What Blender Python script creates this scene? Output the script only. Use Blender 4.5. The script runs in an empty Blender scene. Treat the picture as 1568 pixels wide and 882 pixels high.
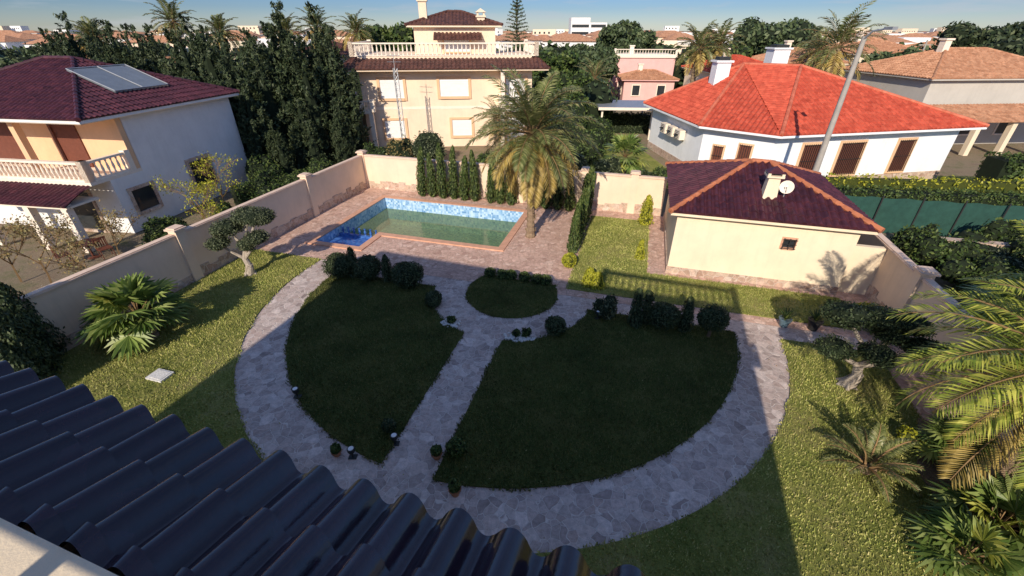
import bpy, math, random
import numpy as np
from mathutils import Vector, Matrix
random.seed(7); rng=np.random.default_rng(7)
R=math.radians
scene=bpy.context.scene
GT=Matrix.Translation((0,14.1,0))@Matrix.Rotation(-R(16),4,'Z')   # garden plot frame
HT=Matrix.Rotation(-R(18.5),4,'Z')                                  # own villa frame
def L(u,v,z=0):
    p=GT@Vector((u,v,z)); return (p.x,p.y,p.z)

# ---------------------------------------------------------------- materials
def newmat(name):
    m=bpy.data.materials.new(name); m.use_nodes=True
    nt=m.node_tree; b=nt.nodes['Principled BSDF']; return m,nt,b
def nd(nt,t,**k):
    n=nt.nodes.new(t)
    for a,v in k.items(): setattr(n,a,v)
    return n
def coords(nt,kind='Object'):
    return nd(nt,'ShaderNodeTexCoord').outputs[kind]
def noise(nt,vec,scale,detail=4,rough=.6):
    n=nd(nt,'ShaderNodeTexNoise'); n.inputs['Scale'].default_value=scale
    n.inputs['Detail'].default_value=detail; n.inputs['Roughness'].default_value=rough
    nt.links.new(vec,n.inputs['Vector']); return n.outputs['Fac']
def ramp(nt,fac,stops,interp='LINEAR'):
    r=nd(nt,'ShaderNodeValToRGB'); cr=r.color_ramp; cr.interpolation=interp
    while len(cr.elements)<len(stops): cr.elements.new(.5)
    for e,(p,c) in zip(cr.elements,stops):
        e.position=p; e.color=(c[0],c[1],c[2],1) if hasattr(c,'__len__') else (c,c,c,1)
    nt.links.new(fac,r.inputs[0]); return r.outputs[0]
def mix(nt,fac,a,b,mode='MIX'):
    n=nd(nt,'ShaderNodeMix',data_type='RGBA',blend_type=mode)
    for s,v in ((n.inputs[0],fac),(n.inputs[6],a),(n.inputs[7],b)):
        if isinstance(v,(int,float)): s.default_value=v
        elif isinstance(v,tuple): s.default_value=(v[0],v[1],v[2],1)
        else: nt.links.new(v,s)
    return n.outputs[2]
def bump(nt,b,h,strength,dist=.02):
    n=nd(nt,'ShaderNodeBump'); n.inputs['Strength'].default_value=strength; n.inputs['Distance'].default_value=dist
    nt.links.new(h,n.inputs['Height']); nt.links.new(n.outputs[0],b.inputs['Normal'])
def basic(name,col,rough=.8,var=.15,scale=1.5,bst=.3,bscale=40,spec=.3,metal=0):
    m,nt,b=newmat(name); c=coords(nt)
    f=noise(nt,c,scale,6,.65)
    lo=tuple(x*(1-var) for x in col); hi=tuple(min(1,x*(1+var)) for x in col)
    nt.links.new(ramp(nt,f,[(.3,lo),(.7,hi)]),b.inputs['Base Color'])
    b.inputs['Roughness'].default_value=rough; b.inputs['Specular IOR Level'].default_value=spec; b.inputs['Metallic'].default_value=metal
    if bst: bump(nt,b,noise(nt,c,bscale,3),bst)
    return m
def stucco(name,col):
    m,nt,b=newmat(name); c=coords(nt)
    f=noise(nt,c,.8,8,.7)
    base=ramp(nt,f,[(.3,tuple(x*.90 for x in col)),(.65,tuple(min(1,x*1.04) for x in col))])
    mp=nd(nt,'ShaderNodeMapping'); mp.inputs['Scale'].default_value=(3,3,.35); nt.links.new(c,mp.inputs[0])
    st=ramp(nt,noise(nt,mp.outputs[0],1.2,6,.7),[(.5,0),(.8,.25)])
    nt.links.new(mix(nt,st,base,tuple(x*.62 for x in col)),b.inputs['Base Color'])
    b.inputs['Roughness'].default_value=.9; b.inputs['Specular IOR Level'].default_value=.2
    bump(nt,b,noise(nt,c,60,3),.3,.01); return m
def flag(name,scale,cols,joint,jw=.035,warp=.22,spr=1.0):
    m,nt,b=newmat(name); c=coords(nt)
    w=nd(nt,'ShaderNodeTexNoise'); w.inputs['Scale'].default_value=2.2; w.inputs['Detail'].default_value=1; nt.links.new(c,w.inputs['Vector'])
    va=nd(nt,'ShaderNodeVectorMath',operation='MULTIPLY_ADD'); nt.links.new(w.outputs['Color'],va.inputs[0]); va.inputs[1].default_value=(warp,warp,warp); nt.links.new(c,va.inputs[2])
    v1=nd(nt,'ShaderNodeTexVoronoi'); v2=nd(nt,'ShaderNodeTexVoronoi',feature='DISTANCE_TO_EDGE')
    for v in (v1,v2):
        v.inputs['Scale'].default_value=scale; v.inputs['Randomness'].default_value=1; nt.links.new(va.outputs[0],v.inputs['Vector'])
    sp=nd(nt,'ShaderNodeSeparateColor'); nt.links.new(v1.outputs['Color'],sp.inputs[0])
    n=len(cols); base=ramp(nt,sp.outputs[0],[(i/(n-1),cc) for i,cc in enumerate(cols)])
    mott=ramp(nt,noise(nt,c,7,7,.8),[(.32,.6),(.68,1.25)])
    base=mix(nt,1.0,base,mott,'MULTIPLY')
    big=ramp(nt,noise(nt,c,.35,4,.6),[(.3,.84),(.7,1.08)])
    base=mix(nt,1.0,base,big,'MULTIPLY')
    e=ramp(nt,v2.outputs['Distance'],[(jw*.5,0),(jw*1.4,1)])
    nt.links.new(mix(nt,e,joint,base),b.inputs['Base Color'])
    b.inputs['Roughness'].default_value=.75; b.inputs['Specular IOR Level'].default_value=.25
    hm=mix(nt,.3,e,noise(nt,c,14,5,.7)); bump(nt,b,hm,.6,.03); return m
def grassmat(name,c1,c2,c3):
    m,nt,b=newmat(name); c=coords(nt)
    a=ramp(nt,noise(nt,c,.7,6,.75),[(.32,c1),(.5,c2),(.68,c3)])
    d=ramp(nt,noise(nt,c,28,5,.8),[(.25,.5),(.75,1.4)])
    nt.links.new(mix(nt,1.0,a,d,'MULTIPLY'),b.inputs['Base Color'])
    b.inputs['Roughness'].default_value=.9; b.inputs['Specular IOR Level'].default_value=.1
    bump(nt,b,noise(nt,c,60,4,.8),.9,.05); return m
def leaf(name,c1,c2,c3,trans=.22,rough=.55,patch=(.7,1.25),ps=1.3):
    m,nt,b=newmat(name)
    g=nd(nt,'ShaderNodeNewGeometry').outputs['Random Per Island']
    col=ramp(nt,g,[(0,c1),(.55,c2),(1,c3)])
    big=ramp(nt,noise(nt,coords(nt),ps,4,.7),[(.32,patch[0]),(.68,patch[1])])
    col=mix(nt,1.0,col,big,'MULTIPLY')
    nt.links.new(col,b.inputs['Base Color']); b.inputs['Roughness'].default_value=rough; b.inputs['Specular IOR Level'].default_value=.25
    if trans:
        t=nd(nt,'ShaderNodeBsdfTranslucent'); nt.links.new(col,t.inputs[0])
        ms=nd(nt,'ShaderNodeMixShader'); ms.inputs[0].default_value=trans
        nt.links.new(b.outputs[0],ms.inputs[1]); nt.links.new(t.outputs[0],ms.inputs[2])
        nt.links.new(ms.outputs[0],nt.nodes['Material Output'].inputs[0])
    return m
def tilemat(name,c1,c2,rough=.6,spec=.4,coat=0):
    m,nt,b=newmat(name); c=coords(nt)
    v=nd(nt,'ShaderNodeTexVoronoi'); v.inputs['Scale'].default_value=3.2; nt.links.new(c,v.inputs['Vector'])
    sp=nd(nt,'ShaderNodeSeparateColor'); nt.links.new(v.outputs['Color'],sp.inputs[0])
    col=ramp(nt,sp.outputs[0],[(0,c1),(1,c2)])
    col=mix(nt,1.0,col,ramp(nt,noise(nt,c,2.2,6,.7),[(.3,.72),(.7,1.18)]),'MULTIPLY')
    nt.links.new(col,b.inputs['Base Color']); b.inputs['Specular IOR Level'].default_value=spec
    rr=ramp(nt,noise(nt,c,6,5,.7),[(.3,rough*.75),(.7,min(1,rough*1.5))]); nt.links.new(rr,b.inputs['Roughness'])
    b.inputs['Coat Weight'].default_value=coat; b.inputs['Coat Roughness'].default_value=.12
    bump(nt,b,noise(nt,c,30,3),.15,.01); return m
def mosaic(name,cols,cell=12,rough=.2):
    m,nt,b=newmat(name); c=coords(nt)
    s=nd(nt,'ShaderNodeVectorMath',operation='SCALE'); s.inputs['Scale'].default_value=cell; nt.links.new(c,s.inputs[0])
    fl=nd(nt,'ShaderNodeVectorMath',operation='FLOOR'); nt.links.new(s.outputs[0],fl.inputs[0])
    w=nd(nt,'ShaderNodeTexWhiteNoise'); nt.links.new(fl.outputs[0],w.inputs['Vector'])
    nt.links.new(ramp(nt,w.outputs['Value'],[(i/(len(cols)-1),k) for i,k in enumerate(cols)]),b.inputs['Base Color'])
    b.inputs['Roughness'].default_value=rough; return m

cream=stucco('cream_stucco',(.84,.70,.51)); creamw=stucco('garden_wall_stucco',(.82,.64,.48))
white=stucco('white_stucco',(.82,.80,.77)); coolwhite=stucco('cool_white_stucco',(.86,.87,.88)); orange=stucco('orange_stucco',(.78,.50,.30))
pinkst=stucco('pink_stucco',(.80,.47,.43)); greyst=stucco('shaded_cream_stucco',(.54,.50,.44)); villac=stucco('villa_cream',(.86,.68,.50))  # greyst is a cream wall with its shade mixed into the colour
flagm=flag('flagstone',4.1,[(.36,.28,.25),(.58,.46,.41),(.44,.35,.31),(.72,.60,.54),(.50,.38,.33),(.64,.52,.46)],(.66,.57,.51),.024,.3)
deckm=flag('stamped_deck',4.2,[(.50,.31,.24),(.72,.48,.38),(.60,.39,.30),(.80,.57,.46)],(.44,.29,.22),.028,.3)
stonem=flag('stone_cladding',3.6,[(.42,.28,.21),(.65,.50,.38),(.52,.34,.26),(.7,.58,.48)],(.6,.5,.42),.03)
coping=basic('coping',(.74,.55,.42),.8,.12,4)
terracop=basic('terracotta_coping',(.64,.35,.23),.6,.15,4)
lawnm=grassmat('lawn',(.055,.082,.022),(.10,.12,.032),(.18,.165,.055))
lawny=grassmat('sunlit_lawn',(.15,.19,.04),(.28,.29,.075),(.38,.33,.13))  # lighter copy of the lawn: sunlit yellow-green put into the colour
earth=grassmat('earth',(.26,.19,.13),(.32,.25,.17),(.19,.19,.09))
blade=leaf('grass_blade',(.055,.080,.020),(.12,.135,.036),(.22,.20,.075),0,.7,(.6,1.35),.6)
bladey=leaf('sunlit_grass_blade',(.19,.23,.045),(.36,.37,.10),(.52,.46,.19),0,.7,(.65,1.3),.6)  # blades for the lighter lawn, sunlit tone also in the colour
tdark=tilemat('glazed_dark_tile',(.014,.008,.016),(.030,.014,.026),.17,.55,.35)
tmar=tilemat('maroon_tile',(.050,.014,.022),(.095,.026,.036),.42,.35)
tred=tilemat('red_tile',(.44,.070,.040),(.60,.115,.065),.7,.15)
tbrown=tilemat('brown_tile',(.08,.035,.028),(.14,.06,.045),.5,.3)
tterra=tilemat('terracotta_tile',(.42,.20,.11),(.58,.31,.18),.8,.2)
capred=tilemat('ridge_orange',(.42,.14,.07),(.55,.20,.10),.6,.2); caplight=tilemat('ridge_red',(.52,.13,.07),(.66,.19,.11),.6,.2)
glass=basic('window_glass',(.03,.035,.04),.08,.2,2,0,spec=.6)
shutter=basic('roller_shutter',(.80,.79,.77),.6,.05,3,.1); brown=basic('brown_shutter',(.16,.055,.035),.5,.15,6,.2)
frameW=basic('white_trim',(.86,.74,.60),.7,.08,5,.1); metal=basic('galvanised_metal',(.42,.43,.44),.45,.12,4,.1,metal=.6)
darkm=basic('dark_iron',(.03,.03,.03),.5,.1,4,.1); concrete=basic('pole_concrete',(.38,.35,.31),.85,.15,3,.3)
bark=basic('bark',(.17,.12,.08),.95,.35,9,.9,18); barkl=basic('olive_bark',(.40,.34,.28),.9,.3,10,.9,16); twig=basic('twig',(.24,.15,.07),.9,.2,5,0)
palmbark=basic('palm_bark',(.24,.17,.11),.95,.35,8,1,14)
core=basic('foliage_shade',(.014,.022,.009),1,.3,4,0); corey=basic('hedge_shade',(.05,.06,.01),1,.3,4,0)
lcyp=leaf('cypress_leaf',(.026,.043,.019),(.050,.072,.030),(.105,.125,.055),.08)
lcol=leaf('thuja_leaf',(.035,.065,.016),(.075,.11,.028),(.16,.19,.055),.12)
ltop=leaf('topiary_leaf',(.026,.044,.018),(.050,.074,.030),(.11,.135,.06),.1)
lbush=leaf('shrub_leaf',(.035,.065,.016),(.07,.11,.028),(.15,.19,.05),.15)
lyel=leaf('golden_leaf',(.22,.24,.02),(.40,.40,.03),(.55,.52,.07),.2)
loli=leaf('olive_leaf',(.045,.06,.03),(.09,.11,.055),(.17,.19,.10),.12)
lpalm=leaf('date_palm_leaf',(.09,.12,.035),(.19,.21,.07),(.34,.33,.15),.25,.4)
lpalmy=leaf('yellowing_palm_leaf',(.30,.22,.06),(.50,.36,.10),(.62,.48,.2),.25,.5)
llime=leaf('lime_palm_leaf',(.14,.20,.03),(.32,.36,.06),(.58,.56,.12),.3,.4)
lfan=leaf('fan_palm_leaf',(.08,.14,.03),(.18,.25,.06),(.36,.42,.14),.25,.35)
lfany=leaf('fan_palm_yellow',(.22,.26,.04),(.40,.42,.08),(.55,.55,.14),.3,.4)
ldry=leaf('dry_leaf',(.20,.13,.05),(.32,.24,.09),(.36,.33,.14),.15)
ldist=leaf('distant_leaf',(.04,.065,.028),(.07,.10,.04),(.12,.15,.065),0)
poolt=mosaic('pool_mosaic',[(.14,.30,.55),(.32,.52,.76),(.55,.72,.86),(.20,.40,.66)],9)
poolb=mosaic('pool_dark_mosaic',[(.03,.08,.30),(.08,.20,.50),(.04,.12,.38)],9)
gravel=basic('white_gravel',(.70,.68,.64),.9,.3,30,1,60)
dirt=basic('soil',(.18,.12,.08),.95,.3,6,.8,25)
fencem=basic('green_mesh_fence',(.022,.07,.055),.85,.2,3,.3,80)
plastic=basic('pot_glaze',(.10,.16,.20),.4,.2,4,.1); terrapot=basic('terracotta_pot',(.38,.17,.09),.8,.15,4,.2)
solar=basic('solar_glass',(.16,.18,.20),.12,.15,2,0,spec=.7)
water,nt,b=newmat('pool_water'); c=coords(nt)
nt.links.new(ramp(nt,noise(nt,c,.5,4),[(.3,(.15,.20,.09)),(.7,(.24,.28,.14))]),b.inputs['Base Color'])
b.inputs['Roughness'].default_value=.04; b.inputs['Specular IOR Level'].default_value=.4; bump(nt,b,noise(nt,c,3,3),.06,.02)
tr=nd(nt,'ShaderNodeBsdfTransparent'); tr.inputs[0].default_value=(.70,.84,.60,1)
ms=nd(nt,'ShaderNodeMixShader'); ms.inputs[0].default_value=.42; nt.links.new(b.outputs[0],ms.inputs[1]); nt.links.new(tr.outputs[0],ms.inputs[2]); nt.links.new(ms.outputs[0],nt.nodes['Material Output'].inputs[0])

# ---------------------------------------------------------------- mesh builder
class MB:
    def __init__(s,T=None): s.v=[];s.f=[];s.m=[];s.T=T or Matrix.Identity(4)
    def add(s,vs,fs,m=0):
        o=len(s.v)
        s.v.extend([tuple(s.T@Vector(p)) for p in vs]); s.f.extend([tuple(i+o for i in f) for f in fs]); s.m.extend([m]*len(fs))
    def addnp(s,vs,k,m=0):
        T=np.array(s.T); vs=vs@T[:3,:3].T+T[:3,3]; o=len(s.v); n=len(vs)//k
        s.v.extend(vs.tolist()); s.f.extend((np.arange(n*k).reshape(n,k)+o).tolist()); s.m.extend([m]*n)
    def box(s,x0,x1,y0,y1,z0,z1,m=0):
        s.add([(x0,y0,z0),(x1,y0,z0),(x1,y1,z0),(x0,y1,z0),(x0,y0,z1),(x1,y0,z1),(x1,y1,z1),(x0,y1,z1)],
              [(0,3,2,1),(4,5,6,7),(0,1,5,4),(1,2,6,5),(2,3,7,6),(3,0,4,7)],m)
    def obox(s,p,q,w,z0,z1,m=0):
        p=Vector((p[0],p[1])); q=Vector((q[0],q[1])); d=(q-p).normalized(); n=Vector((-d.y,d.x))*w/2
        a=[p-n,q-n,q+n,p+n]
        s.add([(k.x,k.y,z0) for k in a]+[(k.x,k.y,z1) for k in a],[(0,3,2,1),(4,5,6,7),(0,1,5,4),(1,2,6,5),(2,3,7,6),(3,0,4,7)],m)
    def prism(s,pts,z0,z1,m=0):
        n=len(pts); s.add([(p[0],p[1],z0) for p in pts]+[(p[0],p[1],z1) for p in pts],
            [tuple(range(n,2*n))]+[(i,(i+1)%n,n+(i+1)%n,n+i) for i in range(n)],m)
    def tube(s,pts,rads,n=8,m=0,cap=True):
        pts=[Vector(p) for p in pts]; vs=[]
        for i,p in enumerate(pts):
            d=(pts[min(i+1,len(pts)-1)]-pts[max(i-1,0)]).normalized()
            a=d.cross(Vector((0,0,1)) if abs(d.z)<.9 else Vector((1,0,0))).normalized(); b=d.cross(a)
            for k in range(n):
                t=2*math.pi*k/n; vs.append(p+(a*math.cos(t)+b*math.sin(t))*rads[i])
        fs=[(i*n+k,i*n+(k+1)%n,(i+1)*n+(k+1)%n,(i+1)*n+k) for i in range(len(pts)-1) for k in range(n)]
        if cap: fs.append(tuple(range(n))); fs.append(tuple(range((len(pts)-1)*n,len(pts)*n)))
        s.add(vs,fs,m)
    def lathe(s,c,prof,n=8,m=0):
        vs=[(c[0]+r*math.cos(2*math.pi*k/n),c[1]+r*math.sin(2*math.pi*k/n),c[2]+z) for r,z in prof for k in range(n)]
        P=len(prof); fs=[(i*n+k,i*n+(k+1)%n,(i+1)*n+(k+1)%n,(i+1)*n+k) for i in range(P-1) for k in range(n)]
        fs.append(tuple(range((P-1)*n,P*n))); s.add(vs,fs,m)
    def blob(s,c,r,m=0,n=10,rough=.08):
        r=(r,r,r) if not hasattr(r,'__len__') else r; vs=[];h=n//2
        for i in range(h+1):
            ph=math.pi*i/h
            for k in range(n):
                t=2*math.pi*k/n; q=1+random.uniform(-rough,rough)
                vs.append((c[0]+r[0]*q*math.sin(ph)*math.cos(t),c[1]+r[1]*q*math.sin(ph)*math.sin(t),c[2]+r[2]*q*math.cos(ph)))
        s.add(vs,[(i*n+k,i*n+(k+1)%n,(i+1)*n+(k+1)%n,(i+1)*n+k) for i in range(h) for k in range(n)],m)
    def obj(s,name,mats,parent=None,smooth=False,loc=None):
        me=bpy.data.meshes.new(name); me.from_pydata(s.v,[],s.f)
        for m in mats: me.materials.append(m)
        me.polygons.foreach_set('material_index',s.m); me.update()
        if smooth:
            me.shade_smooth()
            try: me.set_sharp_from_angle(angle=R(38))
            except Exception: pass
        o=bpy.data.objects.new(name,me); scene.collection.objects.link(o)
        if parent: o.parent=parent
        if loc: o.location=loc
        return o
def empty(name,loc=(0,0,0)):
    e=bpy.data.objects.new(name,None); e.empty_display_size=.2; scene.collection.objects.link(e); return e

# roofs with real barrel tile relief.  poly[0]->poly[1] is the eave edge
def tiled(mb,poly,period=.26,amp=.05,course=.42,m=0,spp=8,lift=.03,front=True):
    P=[Vector(p) for p in poly]; s=(P[1]-P[0]).normalized(); n=s.cross(P[2]-P[0]).normalized()
    if n.z<0: n=-n
    t=n.cross(s)
    if t.dot(P[2]-P[0])<0: t=-t
    Q=[((p-P[0]).dot(s),(p-P[0]).dot(t)) for p in P]
    s0=min(q[0] for q in Q); s1=max(q[0] for q in Q); tm=max(q[1] for q in Q)
    ns=max(2,int((s1-s0)/period*spp)); rows=[]
    if front: rows.append((0.0,-amp*1.2))
    k=0
    while k*course<tm:
        rows.append((k*course,lift)); rows.append((min((k+1)*course-.004,tm),0)); k+=1
    vs=[];N=len(Q)
    for i in range(ns+1):
        x=s0+(s1-s0)*i/ns; ts=[]
        for a in range(N):
            (xa,ya),(xb,yb)=Q[a],Q[(a+1)%N]
            if abs(xa-xb)<1e-6:
                if abs(x-xa)<1e-4: ts+= [ya,yb]
            elif min(xa,xb)-1e-6<=x<=max(xa,xb)+1e-6: ts.append(ya+(yb-ya)*(x-xa)/(xb-xa))
        if not ts: ts=[0]
        lo,hi=min(ts),max(ts); ph=(x/period)%1; cell=int(math.floor(x/period))
        h=amp*math.sin(math.pi*ph/.66)**.75 if ph<.66 and ph>0 else -.3*amp*math.sin(math.pi*(ph-.66)/.34) if ph>=.66 else 0
        for j,(tt,l) in enumerate(rows):
            jit=(((cell*73+(j//2)*37)%17)/17-.5)*amp*.22
            hh=(h+l+jit) if not(front and j==0) else -amp*.6
            vs.append(P[0]+s*x+t*min(max(tt,lo),hi)+n*hh)
    Rn=len(rows)
    mb.add(vs,[(i*Rn+j,(i+1)*Rn+j,(i+1)*Rn+j+1,i*Rn+j+1) for i in range(ns) for j in range(Rn-1)],m)
def hiproof(mb,x0,x1,y0,y1,z,h,mt=0,mc=1,ridge=None,per=.26,amp=.05,spp=8):
    w,d=x1-x0,y1-y0
    if ridge is None:
        k=min(w,d)/2
        ra=Vector((x0+k,(y0+y1)/2,z+h)) if w>=d else Vector(((x0+x1)/2,y0+k,z+h))
        rb=Vector((x1-k,(y0+y1)/2,z+h)) if w>=d else Vector(((x0+x1)/2,y1-k,z+h))
    else: ra,rb=Vector(ridge[0]),Vector(ridge[1])
    c=[Vector((x0,y0,z)),Vector((x1,y0,z)),Vector((x1,y1,z)),Vector((x0,y1,z))]
    if ridge is not None or w>=d: fs=[[c[0],c[1],rb,ra],[c[1],c[2],rb],[c[2],c[3],ra,rb],[c[3],c[0],ra]]; hips=[(c[0],ra),(c[1],rb),(c[2],rb),(c[3],ra),(ra,rb)]
    else: fs=[[c[0],c[1],ra],[c[1],c[2],rb,ra],[c[2],c[3],rb],[c[3],c[0],ra,rb]]; hips=[(c[0],ra),(c[1],ra),(c[2],rb),(c[3],rb),(ra,rb)]
    for f in fs: tiled(mb,f,per,amp,.42,mt,spp)
    up=Vector((0,0,.03))
    for a,b_ in hips: 
        if (a-b_).length>.05:
            n=max(1,int((b_-a).length/.4))
            for i in range(n):
                p=a.lerp(b_,i/n)+up; q=a.lerp(b_,(i+1.08)/n)+up; mb.tube([p,q],[.115,.09],8,mc)
    mb.box(x0+.05,x1-.05,y0+.05,y1-.05,z-.16,z-.02,2)
def win(mb,side,pl,a0,a1,z0,z1,mf,mg,fw=.14,out=.07,bars=None,slats=0,sill=True):
    sg=-1 if side in 'fl' else 1
    def bx(a,b,c,d,o0,o1,m):
        lo,hi=sorted((pl+sg*o0,pl+sg*o1))
        if side in 'fb': mb.box(a,b,lo,hi,c,d,m)
        else: mb.box(lo,hi,a,b,c,d,m)
    bx(a0,a1,z0,z1,-.05,.012,mg)
    bx(a0-fw,a0,z0-fw,z1+fw,-.03,out,mf); bx(a1,a1+fw,z0-fw,z1+fw,-.03,out,mf)
    bx(a0,a1,z1,z1+fw,-.03,out-.003,mf); bx(a0,a1,z0-fw,z0,-.03,out+(.05 if sill else 0),mf)
    if slats:
        n=int((z1-z0)/.12)
        for i in range(n): bx(a0,a1,z0+i*.12+.01,z0+i*.12+.1,.012,.03,mg)
    if bars is not None:
        n=int((a1-a0)/.14)
        for i in range(n+1):
            a=a0+(a1-a0)*i/n; bx(a-.012,a+.012,z0-.05,z1+.05,.1,.125,bars)
        for z in (z0,(z0+z1)/2,z1): bx(a0-.05,a1+.05,z-.012,z+.012,.125,.14,bars)
BAL=[(.055,0),(.055,.06),(.03,.1),(.062,.27),(.055,.36),(.028,.52),(.05,.58),(.055,.64)]
def balustrade(mb,p,q,z,h=.85,sp=.24,m=0,n=7):
    p=Vector(p);q=Vector(q); k=max(1,int((q-p).length/sp)); sc=(h-.2)/.64
    mb.obox(p,q,.2,z,z+.1,m); mb.obox(p,q,.22,z+h-.1,z+h,m)
    for i in range(k+1):
        c=p.lerp(q,i/k); mb.lathe((c.x,c.y,z+.1),[(r,a*sc) for r,a in BAL],n,m)
    for c in (p,q): mb.box(c.x-.14,c.x+.14,c.y-.14,c.y+.14,z,z+h+.08,m)

# leaves --------------------------------------------------------
def nrm(a): return a/np.maximum(np.linalg.norm(a,axis=1,keepdims=True),1e-9)
def quads(pos,nor,size,asp=.5,jit=.6,updir=None):
    n=len(pos); r=nrm(nor+rng.normal(size=(n,3))*jit)
    a=np.cross(r,rng.normal(size=(n,3))) if updir is None else np.cross(np.cross(r,updir+rng.normal(size=(n,3))*.35),r)
    a=nrm(a); b=np.cross(r,a); s=(size*rng.uniform(.6,1.4,n))[:,None]
    v=np.stack([pos-a*s,pos+b*s*asp,pos+a*s,pos-b*s*asp],axis=1)
    return v.reshape(-1,3)
def cloud(mb,clumps,n,size,m=0,asp=.5,shell=.25,jit=.7,mc=None):
    cs=np.array([c for c,_ in clumps],float); rs=np.array([(r,r,r) if not hasattr(r,'__len__') else r for _,r in clumps],float)
    w=rs.prod(1)**(2/3); idx=rng.choice(len(cs),n,p=w/w.sum())
    d=nrm(rng.normal(size=(n,3))); rad=1-shell*rng.random(n)**1.3+rng.normal(size=n)*.035
    pos=cs[idx]+d*rs[idx]*rad[:,None]
    mb.addnp(quads(pos,d,size,asp,jit),4,m)
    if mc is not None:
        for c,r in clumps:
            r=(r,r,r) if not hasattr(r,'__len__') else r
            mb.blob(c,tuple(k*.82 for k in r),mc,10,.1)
def topiary(name,u,v,r,h=None,lf=ltop,stem=0,n=None,size=.035):
    p=L(u,v); mb=MB(); h=h or r
    c=(0,0,stem+h*.9); cl=[(c,(r,r,h))]
    for k in range(5):
        a=random.random()*6.28; cl.append(((math.cos(a)*r*.3,math.sin(a)*r*.3,c[2]+random.uniform(-.1,.25)*h),(r*.75,r*.75,h*.8)))
    cloud(mb,cl,n or int(5200*(r/.6)**2)+700,size,0,.6,.12,.8,1)
    if stem: mb.tube([(0,0,0),(0.02,0,stem+h*.3)],[.06,.05],6,2)
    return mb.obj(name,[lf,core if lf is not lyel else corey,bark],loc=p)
def column(name,p,h,r,lf=lcol,n=1500,size=.06,lean=(0,0),sh=False):
    mb=MB(); z=rng.random(n)*h; f=z/h; th=rng.random(n)*2*math.pi; p1,p2=rng.random(2)*6.28
    rad=r*np.minimum(1,f*7+.35)*np.clip((1-f),0,1)**.42*(1+.15*np.sin(3*th+z*4+p1)+.12*np.sin(7*th-z*9+p2)+rng.normal(size=n)*.1)
    pos=np.stack([rad*np.cos(th)+lean[0]*f*f,rad*np.sin(th)+lean[1]*f*f,z+.03],1); nor=np.stack([np.cos(th),np.sin(th),np.full(n,.25)],1)
    mb.addnp(quads(pos,nor,size,.4,.5,np.array([[0,0,1.]])),4,0)
    K=8; mb.tube([(lean[0]*(i/K)**2,lean[1]*(i/K)**2,h*.96*i/K) for i in range(K+1)],[max(.02,r*.8*min(1,i/K*7+.35)*(1-i/K)**.45) for i in range(K+1)],8,1)
    return mb.obj(name,[lf,core if lf is not lyel else corey],loc=p)
def conifer_mesh(h,r,leaders=6,sprays=95,per=26):
    mb=MB(); P=[];N=[];U=[]
    for l in range(leaders):
        a=l*2.4+random.random(); rr=0 if l==0 else r*random.uniform(.35,.6); hh=h*(1 if l==0 else random.uniform(.62,.93)); ox,oy=rr*math.cos(a),rr*math.sin(a); rl=r*(.62 if l==0 else random.uniform(.42,.58))
        for s_ in range(sprays):
            z=hh*random.random()**.85; f=z/hh; th=random.random()*6.283; R0=rl*min(1,f*4+.5)*max(.04,(1-f))**.6*random.uniform(.75,1.3)
            el=random.uniform(.5,1.15); ln=random.uniform(.45,.95)*(1.15-f*.5)
            d=np.array([math.cos(th)*math.cos(el),math.sin(th)*math.cos(el),math.sin(el)])
            o=np.array([ox+math.cos(th)*R0*.72,oy+math.sin(th)*R0*.72,z-ln*.3])
            t=rng.random(per)[:,None]**.8; P.append(o+d*t*ln+rng.normal(size=(per,3))*.09*(1.25-t)); N.append(np.tile([math.cos(th),math.sin(th),.5],(per,1))); U.append(np.tile(d,(per,1)))
        K=7; mb.tube([(ox,oy,hh*.92*i/K) for i in range(K+1)],[max(.03,rl*.68*min(1,i/K*4+.5)*(1-i/K)**.7) for i in range(K+1)],7,1)
    P=np.concatenate(P);N=np.concatenate(N);U=np.concatenate(U); P[:,2]=np.maximum(P[:,2],.05)
    mb.addnp(quads(P,N,.125,.34,.6,U),4,0)
    mb.tube([(0,0,-.2),(0,0,h*.3)],[.25,.2],8,2)
    return mb
def frond(mb,o,az,e0,bend,Ln,nl,m,mr,w=.035,ll=.24,seg=9,twist=0):
    pts=[Vector(o)]; e=e0; d=None; dirs=[]
    for i in range(seg):
        d=Vector((math.cos(az)*math.cos(e),math.sin(az)*math.cos(e),math.sin(e))); dirs.append(d); pts.append(pts[-1]+d*Ln/seg); e-=bend/seg*(.5+1.2*i/seg)
    dirs.append(d); mb.tube(pts,[.035*(1-.8*i/seg) for i in range(seg+1)],3,mr,False)
    side=Vector((-math.sin(az),math.cos(az),0)); V=[]
    for k in range(nl):
        s=.12+.88*(k+.5)/nl; x=s*seg; i=min(int(x),seg-1); p=pts[i].lerp(pts[i+1],x-i); d=dirs[i]; up=side.cross(d)*-1
        if up.z<0: up=-up
        l=Ln*ll*(math.sin(math.pi*(s*.86+.1))**.6)
        for sg in (-1,1):
            q=(d*.65+side*sg*.85+up*random.uniform(-.05,.4)).normalized(); q2=(q+Vector((0,0,-.45))).normalized()
            ww=d*w*.5*(1 if k%2 else .8); mid=p+q*l*.5; V+= [p-ww,mid-ww,mid+q2*l*.5,mid+ww]
    mb.addnp(np.array([tuple(a) for a in V]),4,m)
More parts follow.
